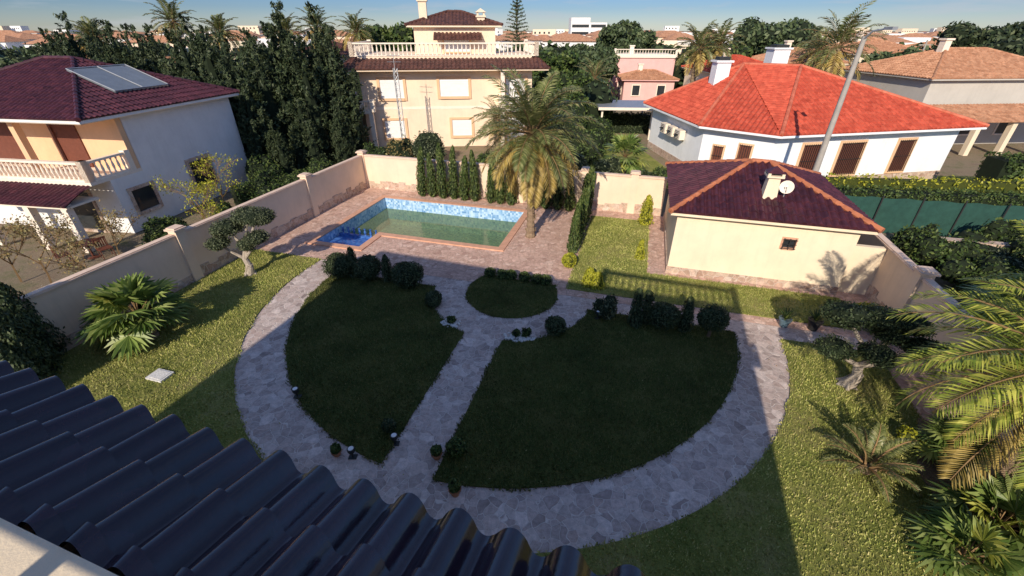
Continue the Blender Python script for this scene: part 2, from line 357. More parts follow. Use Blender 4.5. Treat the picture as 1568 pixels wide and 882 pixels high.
def palm(name,loc,h,tr=.2,nf=46,Ln=2.8,lean=(0,0),nl=34,emin=-50,dead=8,w=.05,yf=.25,ll=.22,mg=None):
    mb=MB(); K=int(h/.14); pts=[];rd=[]
    for i in range(K+1):
        f=i/K; pts.append((lean[0]*f**1.5,lean[1]*f**1.5,h*f-.05)); rd.append(tr*(1.25-.3*min(1,f*6))*(1.09 if i%2 else .93)*(1+.35*max(0,f-.88)/.12))
    mb.tube(pts,rd,11,0); top=Vector(pts[-1])
    for i in range(90):
        f=random.uniform(.05,1); a=random.random()*6.28; c=Vector((lean[0]*f**1.5+math.cos(a)*tr,lean[1]*f**1.5+math.sin(a)*tr,h*f)); dd=Vector((math.cos(a),math.sin(a),.9)).normalized()*.13
        mb.tube([c-dd*.3,c+dd],[.045,.015],4,0)
    for i in range(nf):
        f=i/nf; az=i*2.39996+random.uniform(-.2,.2); e=R(84-(84-emin)*f**.9+random.uniform(-8,8))
        m=2 if (f>1-yf and random.random()<.75) else 1
        frond(mb,top+Vector((math.cos(az)*.1,math.sin(az)*.1,.1*(1-f))),az,e,R(random.uniform(55,90))*(1-.3*f),Ln*random.uniform(.85,1.08),nl,m,3,w,ll)
    for i in range(dead):
        az=random.random()*6.28; frond(mb,top-Vector((0,0,.15)),az,R(-55),R(30),Ln*.55,nl//2,4,3,w,.2)
    return mb.obj(name,[palmbark,mg or lpalm,lpalmy,twig,ldry],loc=loc)
def fanleaf(mb,o,az,e,pl,fr,m,mr,nseg=20,w=.05):
    o=Vector(o); d=Vector((math.cos(az)*math.cos(e),math.sin(az)*math.cos(e),math.sin(e))); c=o+d*pl-Vector((0,0,.08*pl*pl))
    mb.tube([o,o.lerp(c,.5)+Vector((0,0,.03)),c],[.018,.016,.012],3,mr,False)
    side=Vector((-math.sin(az),math.cos(az),0)); d2=(d+Vector((0,0,-.35))).normalized(); nn=side.cross(d2).normalized(); V=[]
    for k in range(nseg):
        a=R(-125+250*(k+.5)/nseg); q=(d2*math.cos(a)+side*math.sin(a)+nn*.12*(-1)**k*.4).normalized(); l=fr*(.75+.3*math.cos(a*.6))*random.uniform(.9,1.05)
        t=nn.cross(q).normalized()*w*.5*fr/.6; mid=c+q*l*.55; V+=[c,mid-t,c+q*l+Vector((0,0,-.16*l)),mid+t]
    mb.addnp(np.array([tuple(x) for x in V]),4,m)
def fanpalm(name,loc,h,tr,nf,pl,fr,emin=-25,lean=(0,0),yf=.15,nseg=20,w=.085):
    mb=MB(); K=max(4,int(h/.1)); pts=[(lean[0]*(i/K),lean[1]*(i/K),h*i/K-.05) for i in range(K+1)]
    mb.tube(pts,[tr*(1.3-.4*i/K)*(1.1 if i%2 else .92) for i in range(K+1)],10,0); top=Vector(pts[-1])
    for i in range(nf):
        f=i/nf; az=i*2.39996; e=R(82-(82-emin)*f+random.uniform(-8,8))
        fanleaf(mb,top,az,e,pl*random.uniform(.8,1.15),fr*random.uniform(.85,1.1),2 if random.random()<yf+.4*max(0,f-.7) else 1,3,nseg,w)
    return mb.obj(name,[palmbark,lfan,lfany,twig],loc=loc)
def tree(name,loc,h,cr,lf=lbush,n=5000,size=.16,trunk=.2,ncl=14,flat=.7):
    mb=MB(); cl=[]
    for i in range(ncl):
        a=random.random()*6.28; rr=cr*math.sqrt(random.random())*.72; z=h-cr*flat+random.uniform(-.55,.55)*cr*flat
        cl.append(((rr*math.cos(a),rr*math.sin(a),z),(cr*random.uniform(.28,.45),cr*random.uniform(.28,.45),cr*random.uniform(.22,.36))))
    b0=h-cr*flat*1.5
    mb.tube([(0,0,-.1),(.05,.03,b0*.5),(0,0,max(b0,.4))],[trunk,trunk*.8,trunk*.65],8,2)
    for c,_ in cl[:8]: mb.tube([(0,0,max(b0,.4)*.95),tuple(Vector((0,0,max(b0,.4))).lerp(Vector(c),.5)),c],[trunk*.45,trunk*.3,trunk*.1],5,2,False)
    cloud(mb,cl,n,size,0,.55,.45,.9,1)
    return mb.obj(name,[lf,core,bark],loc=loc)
def bush(name,loc,r,h,lf=lbush,n=1600,size=.08,ncl=6):
    mb=MB(); cl=[((random.uniform(-.5,.5)*r,random.uniform(-.5,.5)*r,h*random.uniform(.3,.62)),(r*random.uniform(.4,.6),r*random.uniform(.4,.6),h*random.uniform(.3,.42))) for _ in range(ncl)]
    cl.append(((0,0,h*.35),(r*.75,r*.75,h*.38))); cloud(mb,cl,n,size,0,.5,.35,.9,1)
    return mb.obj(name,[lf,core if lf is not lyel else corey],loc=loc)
def hedge(name,p,q,w,h,lf=lbush,dens=260,size=.07):
    p=Vector(p[:2]);q=Vector(q[:2]); ln=(q-p).length; d=(q-p)/ln; nn=Vector((-d.y,d.x)); n=int(dens*ln*(2*h+w)/2); mb=MB()
    s=rng.random(n)*ln; k=rng.random(n)*(2*h+w); bumps=.06*np.sin(s*3.1)+.05*np.sin(s*7.7+1)
    z=np.where(k<h,k,np.where(k<h+w,h,2*h+w-k)); o=np.where(k<h,-w/2,np.where(k<h+w,k-h-w/2,w/2))
    sgn=np.where(k<h,-1,np.where(k<h+w,0,1)); o=o+sgn*bumps+rng.normal(size=n)*.04; z=z+np.where(sgn==0,bumps,0)+rng.normal(size=n)*.04
    pos=np.stack([p.x+d.x*s+nn.x*o,p.y+d.y*s+nn.y*o,z],1); nor=np.stack([nn.x*sgn,nn.y*sgn,np.where(sgn==0,1.,.15)],1)
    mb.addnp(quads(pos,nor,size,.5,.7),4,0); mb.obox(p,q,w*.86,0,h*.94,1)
    return mb.obj(name,[lf,core if lf is not lyel else corey])
def baretree(name,loc,h,lf=ldry,n=500,spread=.9,seed=1,rt=.03):
    rd=random.Random(seed); mb=MB(); tips=[]
    def br(p,d,l,r,k):
        q=p+d*l; mb.tube([p,p.lerp(q,.5)+Vector((rd.uniform(-1,1),rd.uniform(-1,1),0))*l*.06,q],[r,r*.85,r*.7],4,2,False)
        tips.append(q)
        if k==0: return
        for _ in range(3 if k>1 else 5):
            dd=(d+Vector((rd.uniform(-1,1),rd.uniform(-1,1),rd.uniform(-.25,.7)))*spread).normalized(); br(p.lerp(q,rd.uniform(.5,1)),dd,l*rd.uniform(.6,.85),max(.005,r*.6),k-1)
    br(Vector((0,0,0)),Vector((.05,.05,1)),h*.3,rt*h/3,4)
    t=np.array([tuple(x) for x in tips]); pos=t[rng.choice(len(t),n)]+rng.normal(size=(n,3))*.12
    mb.addnp(quads(pos,rng.normal(size=(n,3)),.05,.5,1),4,0)
    return mb.obj(name,[lf,core,twig],loc=loc)

# ---------------------------------------------------------------- ground
POOL=[(-10.9,-1.93,4.4,9.3),(-10.9,-8.4,2.6,4.4)]
def inpool(u,v,g=0): return any(a-g<u<b+g and c-g<v<d+g for a,b,c,d in POOL)
def cellsheet(mb,us,vs,z,m=0,skip=inpool):
    for i in range(len(us)-1):
        for j in range(len(vs)-1):
            if not skip((us[i]+us[i+1])/2,(vs[j]+vs[j+1])/2): mb.add([(us[i],vs[j],z),(us[i+1],vs[j],z),(us[i+1],vs[j+1],z),(us[i],vs[j+1],z)],[(0,1,2,3)],m)
mb=MB(GT); cellsheet(mb,[-3000,-10.9,-8.4,-1.93,3000],[-3000,2.6,4.4,9.3,5000],-.03); mb.obj('ground',[earth])
mb=MB(GT); cellsheet(mb,[-13.1,-10.9,-8.4,-1.93,1.9,13.3],[1.0,2.6,4.4,9.3,10.9],0); mb.obj('pool_deck_paving',[deckm])
mb=MB(GT); mb.add([(-13.1,-13.5,-.004),(13.3,-13.5,-.004),(13.3,1.0,-.004),(-13.1,1.0,-.004)],[(0,1,2,3)]); mb.obj('stone_path',[flagm])
mb=MB(GT); mb.add([(12.2,-13,.004),(13.3,-13,.004),(13.3,1.0,.004),(12.2,1.0,.004)],[(0,1,2,3)]); mb.obj('side_path_paving',[deckm])
c2=(-.18,.62); RI,RO,RS,RC=7.95,9.4,1.8,3.15
def arc(c,r,a0,a1,n=60): return [(c[0]+r*math.cos(a0+(a1-a0)*i/n),c[1]+r*math.sin(a0+(a1-a0)*i/n)) for i in range(n+1)]
def lawn(name,pts,m,z=.03):
    mb=MB(GT); mb.prism(pts,-.02,z); return mb.obj(name,[m])
a=math.asin(.2/RI)
right=arc((0,0),RI,a,-math.acos(.36/RI),80)+arc(c2,RC,math.atan2(-3.10,.54),math.atan2(-.42,3.12),30)
lawn('semicircle_lawn',right[::-1],lawnm)
left=arc((0,0),RI,math.pi-a,math.pi+math.acos(1.03/RI),80)+arc(c2,RC,math.atan2(-3.03,-.85),-math.pi+math.asin(.42/3.15),30)
lawn('semicircle_lawn',left,lawnm)
tt=math.asin(1.0/RS*.99); sm=arc(c2,RS,math.pi-tt,2*math.pi+tt,50); lawn('round_lawn',sm,lawnm)
lawn('side_lawn',arc((0,0),RO,math.pi-math.asin(1/RO),1.5*math.pi,70)+[(0,-12.7),(-13.05,-12.7),(-13.05,1.0)],lawny)
lawn('side_lawn',(arc((0,0),RO,-.5*math.pi,math.asin(.2/RO),70)+[(12.2,.2),(12.2,-12.7),(0.05,-12.7)]),lawny)
lawn('strip_lawn',[(1.9,1.5),(12.2,1.5),(12.2,3.7),(4.96,3.7),(4.96,9.8),(1.9,9.8)],lawny)
def blades(name,n,mask,ub,vb,mat,hgt=.055,wd=.028):
    u=rng.uniform(*ub,n);v=rng.uniform(*vb,n);ju=rng.normal(size=n)*.03+.05*np.sin(u*3.7+v*2.1)*np.sin(v*4.3);k=mask(u,v+0*ju,ju);u=u[k];v=v[k];n=len(u)
    a=rng.random(n)*6.28;h=hgt*rng.uniform(.5,1.3,n);w=wd*rng.uniform(.5,1,n);ln=rng.normal(size=(n,2))*.03
    V=np.stack([np.stack([u-w*np.cos(a),v-w*np.sin(a),np.full(n,.0)],1),np.stack([u+w*np.cos(a),v+w*np.sin(a),np.full(n,.0)],1),np.stack([u+ln[:,0],v+ln[:,1],.03+h],1)],1).reshape(-1,3)
    mb=MB(GT); mb.addnp(V,3,0); mb.obj(name,[mat])
rad=lambda u,v:np.hypot(u,v)
blades('grass',170000,lambda u,v,j:((rad(u,v)<RI+.03+j)&(v<.24+j)&((u<-1.0+j)|(u>.33+j))&(np.hypot(u-c2[0],v-c2[1])>RC-.03+j))|((np.hypot(u-c2[0],v-c2[1])<RS+.02+j)&(v<1.65)),(-8.1,8.1),(-8.1,1.7),blade)
blades('grass',170000,lambda u,v,j:((rad(u,v)>RO-.03+j)&(v<.2+.8*(u<0)+j)&(u<12.22+j)),(-13,12.3),(-10,1.05),bladey)
blades('grass',45000,lambda u,v,j:((v<3.75+j)|(u<4.98+j))&(v>1.48+j),(1.82,12.2),(1.4,9.8),bladey)

# pool
pe=empty('swimming_pool'); mb=MB(GT); zb=-1.7
P=[(-10.9,2.6),(-8.4,2.6),(-8.4,4.4),(-1.93,4.4),(-1.93,9.3),(-10.9,9.3)]
for i in range(6):
    p,q=P[i],P[(i+1)%6]; mb.add([(p[0],p[1],zb),(q[0],q[1],zb),(q[0],q[1],.02),(p[0],p[1],.02)],[(0,1,2,3)],0)
cellsheet(mb,[-10.9,-8.4,-1.93],[2.6,4.4,9.3],zb,0,lambda u,v:u>-8.4 and v<4.4)
mb.obj('basin',[poolt],pe)
mb=MB(GT); mb.box(-10.85,-8.45,2.65,4.4,-1.2,-.42,0); mb.box(-10.85,-8.45,4.4,4.55,-1.2,-.3,0)
for i in range(7): mb.lathe((-10.6+i*.33,4.47,-.3),[(r*1.1,a*.6) for r,a in BAL],8,0)
for i in range(3): mb.box(-8.3,-7.0,4.42,4.75+.3*(2-i),-1.2,-.9+.15*i,0)
mb.obj('step_area',[poolb],pe)
mb=MB(GT); mb.add([(-10.9,2.6,-.66),(-8.4,2.6,-.66),(-8.4,9.3,-.66),(-10.9,9.3,-.66)],[(0,1,2,3)]); mb.add([(-8.4,4.4,-.66),(-1.93,4.4,-.66),(-1.93,9.3,-.66),(-8.4,9.3,-.66)],[(0,1,2,3)]); mb.obj('water',[water],pe)
mb=MB(GT); w=.34
for (x0,x1,y0,y1) in [(-10.9-w,-1.93+w,9.3,9.3+w),(-10.9-w,-10.9,2.6-w,9.3),(-1.93,-1.93+w,4.4-w,9.3),(-8.4,-1.93,4.4-w,4.4),(-10.9,-8.4+w,2.6-w,2.6),(-8.4,-8.4+w,2.6,4.4-w)]:
    mb.box(x0,x1,y0,y1,0.0,.055,0)
mb.obj('coping',[terracop],pe)

# ---------------------------------------------------------------- garden walls
def gwall(name,p,q,h=2.05,pill=(),stone=.45):
    e=empty(name); p=Vector(p);q=Vector(q); mb=MB(GT); mb.obox(p,q,.2,0,h,0); mb.obj('wall',[creamw],e)
    mb=MB(GT); mb.obox(p,q,.3,h,h+.05,0); mb.obox(p,q,.24,h+.05,h+.09,0)
    mb.obj('coping',[coping],e); mb=MB(GT); n=int((q-p).length/.45)
    for i in range(n):
        a=p.lerp(q,i/n); b_=p.lerp(q,(i+1)/n); mb.obox(a,b_,.26+.004*(i%2),-.02,stone+random.uniform(-.14,.14),0)
    mb.obj('stone_base',[stonem],e)
    mb=MB(GT)
    for c in pill:
        x,y=c; mb.box(x-.2,x+.2,y-.2,y+.2,0,h+.2,0); mb.box(x-.27,x+.27,y-.27,y+.27,h+.2,h+.27,1); mb.box(x-.21,x+.21,y-.21,y+.21,h+.27,h+.32,1)
    mb.obj('pillars',[creamw,coping],e)
gwall('garden_wall',(-13.2,-14),(-13.2,10.9),pill=[(-13.2,-7.5),(-13.2,-2.0),(-13.2,5.6),(-13.2,11)])
gwall('garden_wall',(-13.0,11),(5.6,11),pill=[(-2.6,11),(1.2,11),(3.9,11)])
gwall('garden_wall',(13.4,-14),(13.4,10.8),pill=[(13.4,2.0),(13.4,-5)])

# pool house
e=empty('pool_house'); mb=MB(GT); x0,x1,y0,y1=5.76,12.15,4.05,10.6
mb.box(x0,x1,y0,y1,0,2.8,0); mb.obj('walls',[cream],e)
mb=MB(GT); mb.box(x0-.04,x1+.04,y0-.04,y1+.04,-.02,.32,0); mb.obj('stone_base',[stonem],e)
mb=MB(GT); hiproof(mb,x0-.35,x1+.4,y0-.4,y1+.3,2.88,1.3,0,1,ridge=((8.6,7.3,4.15),(9.3,7.3,4.15)) ,per=.27,amp=.07); mb.obj('roof',[tmar,capred,cream],e)
mb=MB(GT); win(mb,'f',y0,9.75,10.15,1.75,2.1,0,1,.07,.04,bars=2); mb.obj('window',[terracop,glass,darkm],e)
mb=MB(GT)
cx,cy=9.05,5.15
mb.add([(cx-.28,cy-.28,2.9),(cx+.28,cy-.28,2.9),(cx+.28,cy+.28,2.9),(cx-.28,cy+.28,2.9),(cx-.2,cy-.2,4.15),(cx+.2,cy-.2,4.15),(cx+.2,cy+.2,4.15),(cx-.2,cy+.2,4.15)],[(0,1,5,4),(1,2,6,5),(2,3,7,6),(3,0,4,7),(4,5,6,7)],0)
mb.box(cx-.3,cx+.3,cy-.3,cy+.3,4.15,4.22,0); mb.add([(cx-.3,cy-.3,4.32),(cx+.3,cy-.3,4.32),(cx+.3,cy+.3,4.32),(cx-.3,cy+.3,4.32),(cx,cy,4.55)],[(0,1,4),(1,2,4),(2,3,4),(3,0,4),(0,3,2,1)],1)
for sx in(-.24,.24):
    for sy in(-.24,.24): mb.box(cx+sx-.05,cx+sx+.05,cy+sy-.05,cy+sy+.05,4.22,4.32,0)
mb.obj('chimney',[cream,tmar],e)
mb=MB(GT@Matrix.Translation((9.55,5.0,3.8))@Matrix.Rotation(R(65),4,'X')@Matrix.Rotation(R(-15),4,'Y')); mb.lathe((0,0,0),[(.02,-.02),(.15,.03),(.24,.07),(.25,.07),(.15,.02),(.02,-.035)],18,0); mb.tube([(0,-.22,.05),(0,0,.27)],[.012,.012],5,1); mb.lathe((0,0,.25),[(.03,0),(.03,.07)],6,1); mb.tube([(0,0,0),(-.1,-.7,-.3)],[.02,.02],6,1)
mb.obj('satellite_dish',[frameW,metal],e,True)
mb=MB(GT); mb.box(12.15,13.3,4.3,4.5,0,2.0,0); mb.obj('side_wall',[cream],e)

# ---------------------------------------------------------------- own villa (eave under the camera, mass behind)
e=empty('villa'); mb=MB(HT); mb.box(-11.4,3.8,-12,.75,0,6.45,0); mb.box(-11.5,3.9,-.3,.36,6.45,6.99,0); mb.box(-11.4,3.8,-1.45,-.3,6.45,6.6,0)
mb.box(-11.65,-3.6,-10,-1.5,6.45,9.5,0); mb.box(-1.4,4.0,-10,-1.5,6.45,9.5,0); mb.box(-3.6,-1.4,-10,-4.9,6.45,9.5,0); mb.box(-3.6,-1.4,-1.6,-1.5,6.6,7.68,0); mb.box(-3.6,-1.4,-1.6,-1.5,8.1,9.5,0)  # unseen notch and front slot added so sun patches reach the coping
for k in range(4): mb.box(-3.35+k*.55,-3.23+k*.55,-1.58,-1.52,7.68,8.1,0)  # bars added in the slot to break up the sun patch
mb.obj('walls',[cream],e)
mb=MB(HT); balustrade(mb,(-1.2,-1.7),(3.85,-1.7),9.5,.85,.26); mb.box(-11.5,3.9,.0,.37,6.99,7.03,0); mb.obj('balustrade',[cream],e)
mb=MB(HT); tiled(mb,[(-11.9,1.19,6.66),(4.2,1.19,6.66),(4.2,.36,6.96),(-11.9,.36,6.96)],.30,.088,.40,0,18,.04)
mb.obj('tile_eave',[tdark],e,True)
mb=MB(HT); mb.box(-11.9,4.2,.6,1.1,6.4,6.6,0); mb.obj('fascia',[cream],e)
mb=MB(HT)
for i in range(5): 
    x=-10+i*3; win(mb,'b',.75,x,x+1.3,3.9,5.2,0,1); win(mb,'b',.75,x,x+1.3,.9,2.3,0,1)
mb.obj('windows',[terracop,glass],e)

# ---------------------------------------------------------------- garden plants
palm('date_palm',(.93,20.2,0),5.0,.2,62,3.1,nl=50,emin=-62,dead=8,yf=.42,w=.075,ll=.22)
topi=[(-7.5,-.2,.62),(-6.2,.0,.58),(-4.3,-.15,.62),(5.5,-.25,.55)]
for u,v,r in topi: topiary('boxwood_ball',u,v,r,r*.85,stem=.1)
topiary('boxwood_ball',7.05,-.35,.5,.45,stem=.4)
for u,v,h,r in [(-6.9,.0,1.35,.28),(-5.35,.05,1.2,.25),(4.6,-.4,1.5,.27),(4.95,-.1,1.3,.25),(6.25,-.2,1.35,.27)]: column('small_cypress',L(u,v),h,r,ltop,1400,.045)
for u,v,r in [(-2.75,-1.15,.33),(2.0,-1.6,.36),(-1.35,-6.9,.18)]: topiary('boxwood_ball',u,v,r,r)
mb=MB(GT); cl=[((-1.45+i*.5+random.uniform(-.08,.08),1.62+random.uniform(-.05,.05),.2),(.27,.22,.25)) for i in range(6)]
cloud(mb,cl,3500,.035,0,.5,.15,.8,1); mb.obj('boxwood_hedge',[lbush,core])
bush('lavender_shrub',L(3.55,-.1),.55,.95,loli,1200,.05)
for u,v,s in [(-1.65,-2.05,.5),(.75,-2.2,.5),(1.1,-2.1,.4)]:
    mb=MB(GT)
    for k in range(60):
        a=random.random()*6.28; r=s*math.sqrt(random.random())*.8; q=random.uniform(.03,.07); mb.blob((u+r*math.cos(a),v+r*math.sin(a)*.6,.04),(q,q,q*.7),0,6,.2)
    mb.obj('white_stone_bed',[gravel])
    bush('succulent_plant',L(u,v+.1),.2,.35,lbush,300,.05,3)
for u,v in [(-8.8,10.3),(-8.1,10.35),(-7.4,10.3),(-6.7,10.35),(-6.0,10.3),(-5.3,10.35)]: column('thuja_column',L(u,v),random.uniform(2.6,3.3),random.uniform(.28,.38),lcol,1500,.07,(random.uniform(-.2,.2),0))
for u in (-4.3,-3.7,-3.0,-1.6,-.9,-.2,.5): column('thuja_column',L(u,10.3),random.uniform(2.1,2.8),random.uniform(.26,.36),lcol,1300,.07,(random.uniform(-.2,.2),0))
for i,v in enumerate((4.8,5.6,6.4,7.2,8.0,8.8,9.6)): column('thuja_column',L(1.55+.05*random.random(),v),random.uniform(2.0,2.5)+.1*i,random.uniform(.24,.32),lcol,1400,.065,(random.uniform(0,.4),.1))
topiary('golden_conifer',1.64,3.4,.32,.36,lyel); column('golden_conifer',L(2.7,2.0),.8,.3,lyel,900,.05); column('golden_conifer',L(3.05,1.9),.7,.28,lyel,800,.05)
column('golden_conifer',L(4.6,5.0),.95,.2,lyel,700,.05); column('golden_conifer',L(4.75,9.3),1.6,.36,lyel,1300,.06)
def bonsai(name,base,pads,lf=loli,k0=1.0):
    mb=MB(); B=Vector(base)
    top=Vector((0,0,0))
    for c,r in pads: top+=Vector(c)-B
    top/=len(pads); t1=Vector((.12,-.05,.35)); t2=Vector((top.x*.3-.08,top.y*.3,.75)); t3=Vector((top.x*.6,top.y*.6,top.z*.62))
    mb.tube([(0,0,-.1),(0,0,.05),t1,t2,t3],[.34*k0,.25*k0,.16*k0,.15*k0,.1*k0],10,2)
    for k in range(6): a=k*1.05; mb.tube([(math.cos(a)*.4*k0,math.sin(a)*.4*k0,-.08),(math.cos(a)*.18*k0,math.sin(a)*.18*k0,.1),(t1.x+math.cos(a+.5)*.1*k0,t1.y+math.sin(a+.5)*.1*k0,.5)],[.06,.08*k0,.06],6,2)
    cl=[]
    for c,r in pads:
        c=Vector(c)-B; src=t2 if c.z<top.z else t3
        mb.tube([src,src.lerp(c,.5)+Vector((0,0,-.08)),c-Vector((0,0,.05))],[.075,.055,.04],7,2); cl.append((tuple(c),(r,r,r*.52)))
        for q in range(2): a=random.random()*6.28; cl.append(((c.x+math.cos(a)*r*.45,c.y+math.sin(a)*r*.45,c.z-.03),(r*.65,r*.65,r*.4)))
    cloud(mb,cl,10000,.04,0,.4,.2,.8,1); return mb.obj(name,[lf,core,barkl],loc=base)
bonsai('olive_bonsai_tree',(9.86,9.5,0),[((9.2,9.8,2.3),.62),((10.2,9.9,2.15),.6),((10.9,9.7,2.05),.58),((8.9,9.4,1.5),.5),((9.9,9.1,1.5),.5),((11.7,9.2,1.4),.55),((11.1,9.2,1.6),.52),((10.4,9.6,1.8),.45)],ltop,.85)
bonsai('olive_bonsai_tree',(-11.2,16.24,0),[((-10.2,16.3,2.6),.66),((-11.6,16.4,2.1),.64),((-10.8,16.1,1.5),.45),((-11.9,16.0,1.6),.5),((-10.9,16.8,2.5),.6),((-10.2,15.9,1.9),.5)],loli,.8)
fanpalm('fan_palm',(-12.3,11.8,0),1.0,.2,26,.85,.82,-18,nseg=24,w=.115)
palm('date_palm',(10.05,5.6,0),3.7,.22,50,2.9,lean=(.4,.4),nl=54,emin=-45,dead=3,yf=.2,w=.055,ll=.22,mg=llime)
fanpalm('fan_palm',(9.7,5.0,0),.45,.13,24,.6,.65,-10,yf=.2,w=.1)
fanpalm('fan_palm',(10.6,6.9,0),.5,.13,18,.5,.5,-10)
fanpalm('fan_palm',(8.7,4.5,0),.3,.1,18,.55,.55,0)
palm('young_palm',(8.35,6.6,0),.25,.1,20,1.0,nl=24,emin=5,dead=0,yf=.1,w=.045)
for p,h,r in [((-14.6,10.5,0),2.9,.6),((-14.1,9.7,0),2.6,.55),((-13.6,9.0,0),1.9,.5)]: column('cypress_shrub',p,h,r,ltop,4500,.06)
def pot(name,p,r,h,mp,kind='agave'):
    mb=MB(); mb.lathe((0,0,0),[(r*.65,0),(r*.95,h*.85),(r*1.08,h*.86),(r*1.08,h),(r*.9,h),(r*.88,h*.9)],14,0)
    if kind=='agave':
        for i in range(22):
            a=i*2.4; el=R(75-55*i/22); d=Vector((math.cos(a)*math.cos(el),math.sin(a)*math.cos(el),math.sin(el))); s=Vector((-math.sin(a),math.cos(a),0))*.03; o=Vector((0,0,h*.9)); mb.add([o-s,o+d*.25-s,o+d*.5+Vector((0,0,-.04)),o+d*.25+s,o+s],[(0,1,2,3,4)],1)
    else: cloud(mb,[((0,0,h+r*.8),(r,r,r))],500,.04,1,.5,.3,.9,2)
    mb.obj(name,[mp,lbush,core],loc=p)
pot('potted_agave',L(9.67,1.1),.2,.32,plastic); pot('potted_agave',L(10.6,1.15),.22,.4,darkm); pot('flower_pot',L(-2.2,-7.95),.12,.14,terrapot,'b'); pot('flower_pot',L(1.0,-8.12),.14,.2,terrapot,'b')
pot('flower_pot',(-12.9,12.6,0),.28,.4,terrapot,'b'); pot('flower_pot',L(.2,-7.35),.13,.17,terrapot,'b'); topiary('boxwood_ball',.62,-7.1,.24,.26,lbush)
bush('shrub',L(12.5,2.4),.55,.8,lyel,1200,.05); bush('shrub',L(11.7,2.4),.45,.6,lbush,900,.05); bush('shrub',L(12.6,1.5),.5,1.0,lbush,1200,.06)
mb=MB(); mb.box(-.3,.3,-.22,.22,0,.07,0); mb.box(-.24,.24,-.17,.17,.07,.085,0); o=mb.obj('drain_cover',[gravel],loc=(-10.6,9.85,.02)); o.rotation_euler[2]=R(-16)
def spot(p):
    mb=MB(); mb.tube([(0,0,0),(0,0,.2)],[.022,.022],6,0); mb.lathe((0,0,.16),[(.06,0),(.09,.06),(.095,.15),(.075,.155)],10,0); mb.lathe((0,0,.315),[(.07,0),(.06,.01)],10,1); mb.box(-.1,.1,-.07,.07,0,.02,0); mb.obj('garden_spotlight',[darkm,shutter],loc=p)
for p in [(-3.9,7.0,.0),(-2.95,7.4,.0),(-6.1,9.0,.03),(3.1,12.9,.03)]: spot(p)
mb=MB(); mb.prism([(8.9,3.6),(11.6,3.2),(11.9,7.6),(10.9,8.2),(9.6,6.6)],.0,.06); mb.obj('soil_bed',[dirt])
for k in range(9): bush('shrub',(random.uniform(9.6,11.3),random.uniform(4.2,7.4),.03),random.uniform(.25,.45),random.uniform(.3,.6),random.choice([lbush,lyel,loli]),500,.05,4)
def litter(n,ub,vb):
    u=rng.uniform(*ub,n); v=rng.uniform(*vb,n); k=~(((u>-10.95)&(u<-1.9)&(v>2.5)&(v<9.4))); u=u[k];v=v[k]; n=len(u)
    pos=np.stack([u,v,np.full(n,.075)],1); mb=MB(GT); mb.addnp(quads(pos,np.tile([0,0,1.],(n,1)),.022,.55,.3),4,0); mb.obj('fallen_leaves',[ldry])
litter(900,(-13,13),(-10,10.5))

# ---------------------------------------------------------------- left neighbour house
e=empty('white_house'); T=Matrix.Translation((-19.4,20.6,0))@Matrix.Rotation(-R(9),4,'Z')
mb=MB(T); mb.box(-11,0,1.8,9.2,0,5.4,0); mb.box(-11,0,0,1.8,0,2.75,0); mb.obj('walls',[white],e)
mb=MB(T); mb.box(-10.8,-1.0,1.5,1.78,2.9,5.4,0); mb.box(-4.4,-4.1,.1,.4,2.9,5.4,0); mb.box(-1.0,-.02,1.5,1.78,2.9,5.4,0); mb.obj('loggia_walls',[orange],e)
mb=MB(T); mb.box(-11.3,.45,-.45,9.6,5.4,5.58,0); mb.box(-11,.0,-.9,1.8,2.75,2.9,0); balustrade(mb,(-8,-.75),(-.15,-.75),2.9,.9,.26); balustrade(mb,(-.15,-.75),(-.15,1.4),2.9,.9,.26)
for x in (-5.2,-2.4,-.35): mb.box(x,x+.3,-2.35,-2.05,0,2.3,0)
mb.obj('trim',[frameW],e)
mb=MB(T); hiproof(mb,-11.5,.55,-.55,9.7,5.6,2.1,0,1); mb.obj('roof',[tmar,tmar,white],e)
mb=MB(T); tiled(mb,[(-7,-2.5,2.3),(.2,-2.5,2.3),(.0,-.92,2.75),(-7,-.92,2.75)],.25,.05); mb.box(-6.9,.1,-2.4,-.9,2.16,2.24,1); mb.obj('porch_roof',[tmar,frameW],e)
mb=MB(T); win(mb,'f',1.5,-3.9,-2.6,2.95,5.0,0,1); win(mb,'f',1.5,-8.5,-6.5,2.95,5.0,0,1); win(mb,'f',0,-3.4,-1.6,0.1,2.1,2,3)
win(mb,'r',0,.7,1.9,.9,2.0,2,3,.16); win(mb,'r',0,4.6,6.0,1.0,2.4,2,3,.22,bars=4); mb.obj('windows',[brown,brown,stonem,glass,darkm],e)
mb=MB(T); y=3.0; xa,za,xb,zb_=-3.3,7.32,-1.0,6.36
mb.add([(xa,y,za),(xb,y,zb_),(xb,y+3.2,zb_),(xa,y+3.2,za),(xa,y,za-.08),(xb,y,zb_-.08),(xb,y+3.2,zb_-.08),(xa,y+3.2,za-.08)],[(0,1,2,3),(0,4,5,1),(1,5,6,2),(2,6,7,3),(3,7,4,0)],0)
for k in range(3): yy=y+3.2*k/2; mb.tube([(xa,yy,za+.02),(xb,yy,zb_+.02)],[.03,.03],4,1)
mb.tube([(xa,y,za+.02),(xa,y+3.2,za+.02)],[.03,.03],4,1); mb.tube([(xb,y,zb_+.02),(xb,y+3.2,zb_+.02)],[.03,.03],4,1)
mb.obj('solar_panel',[solar,metal],e)
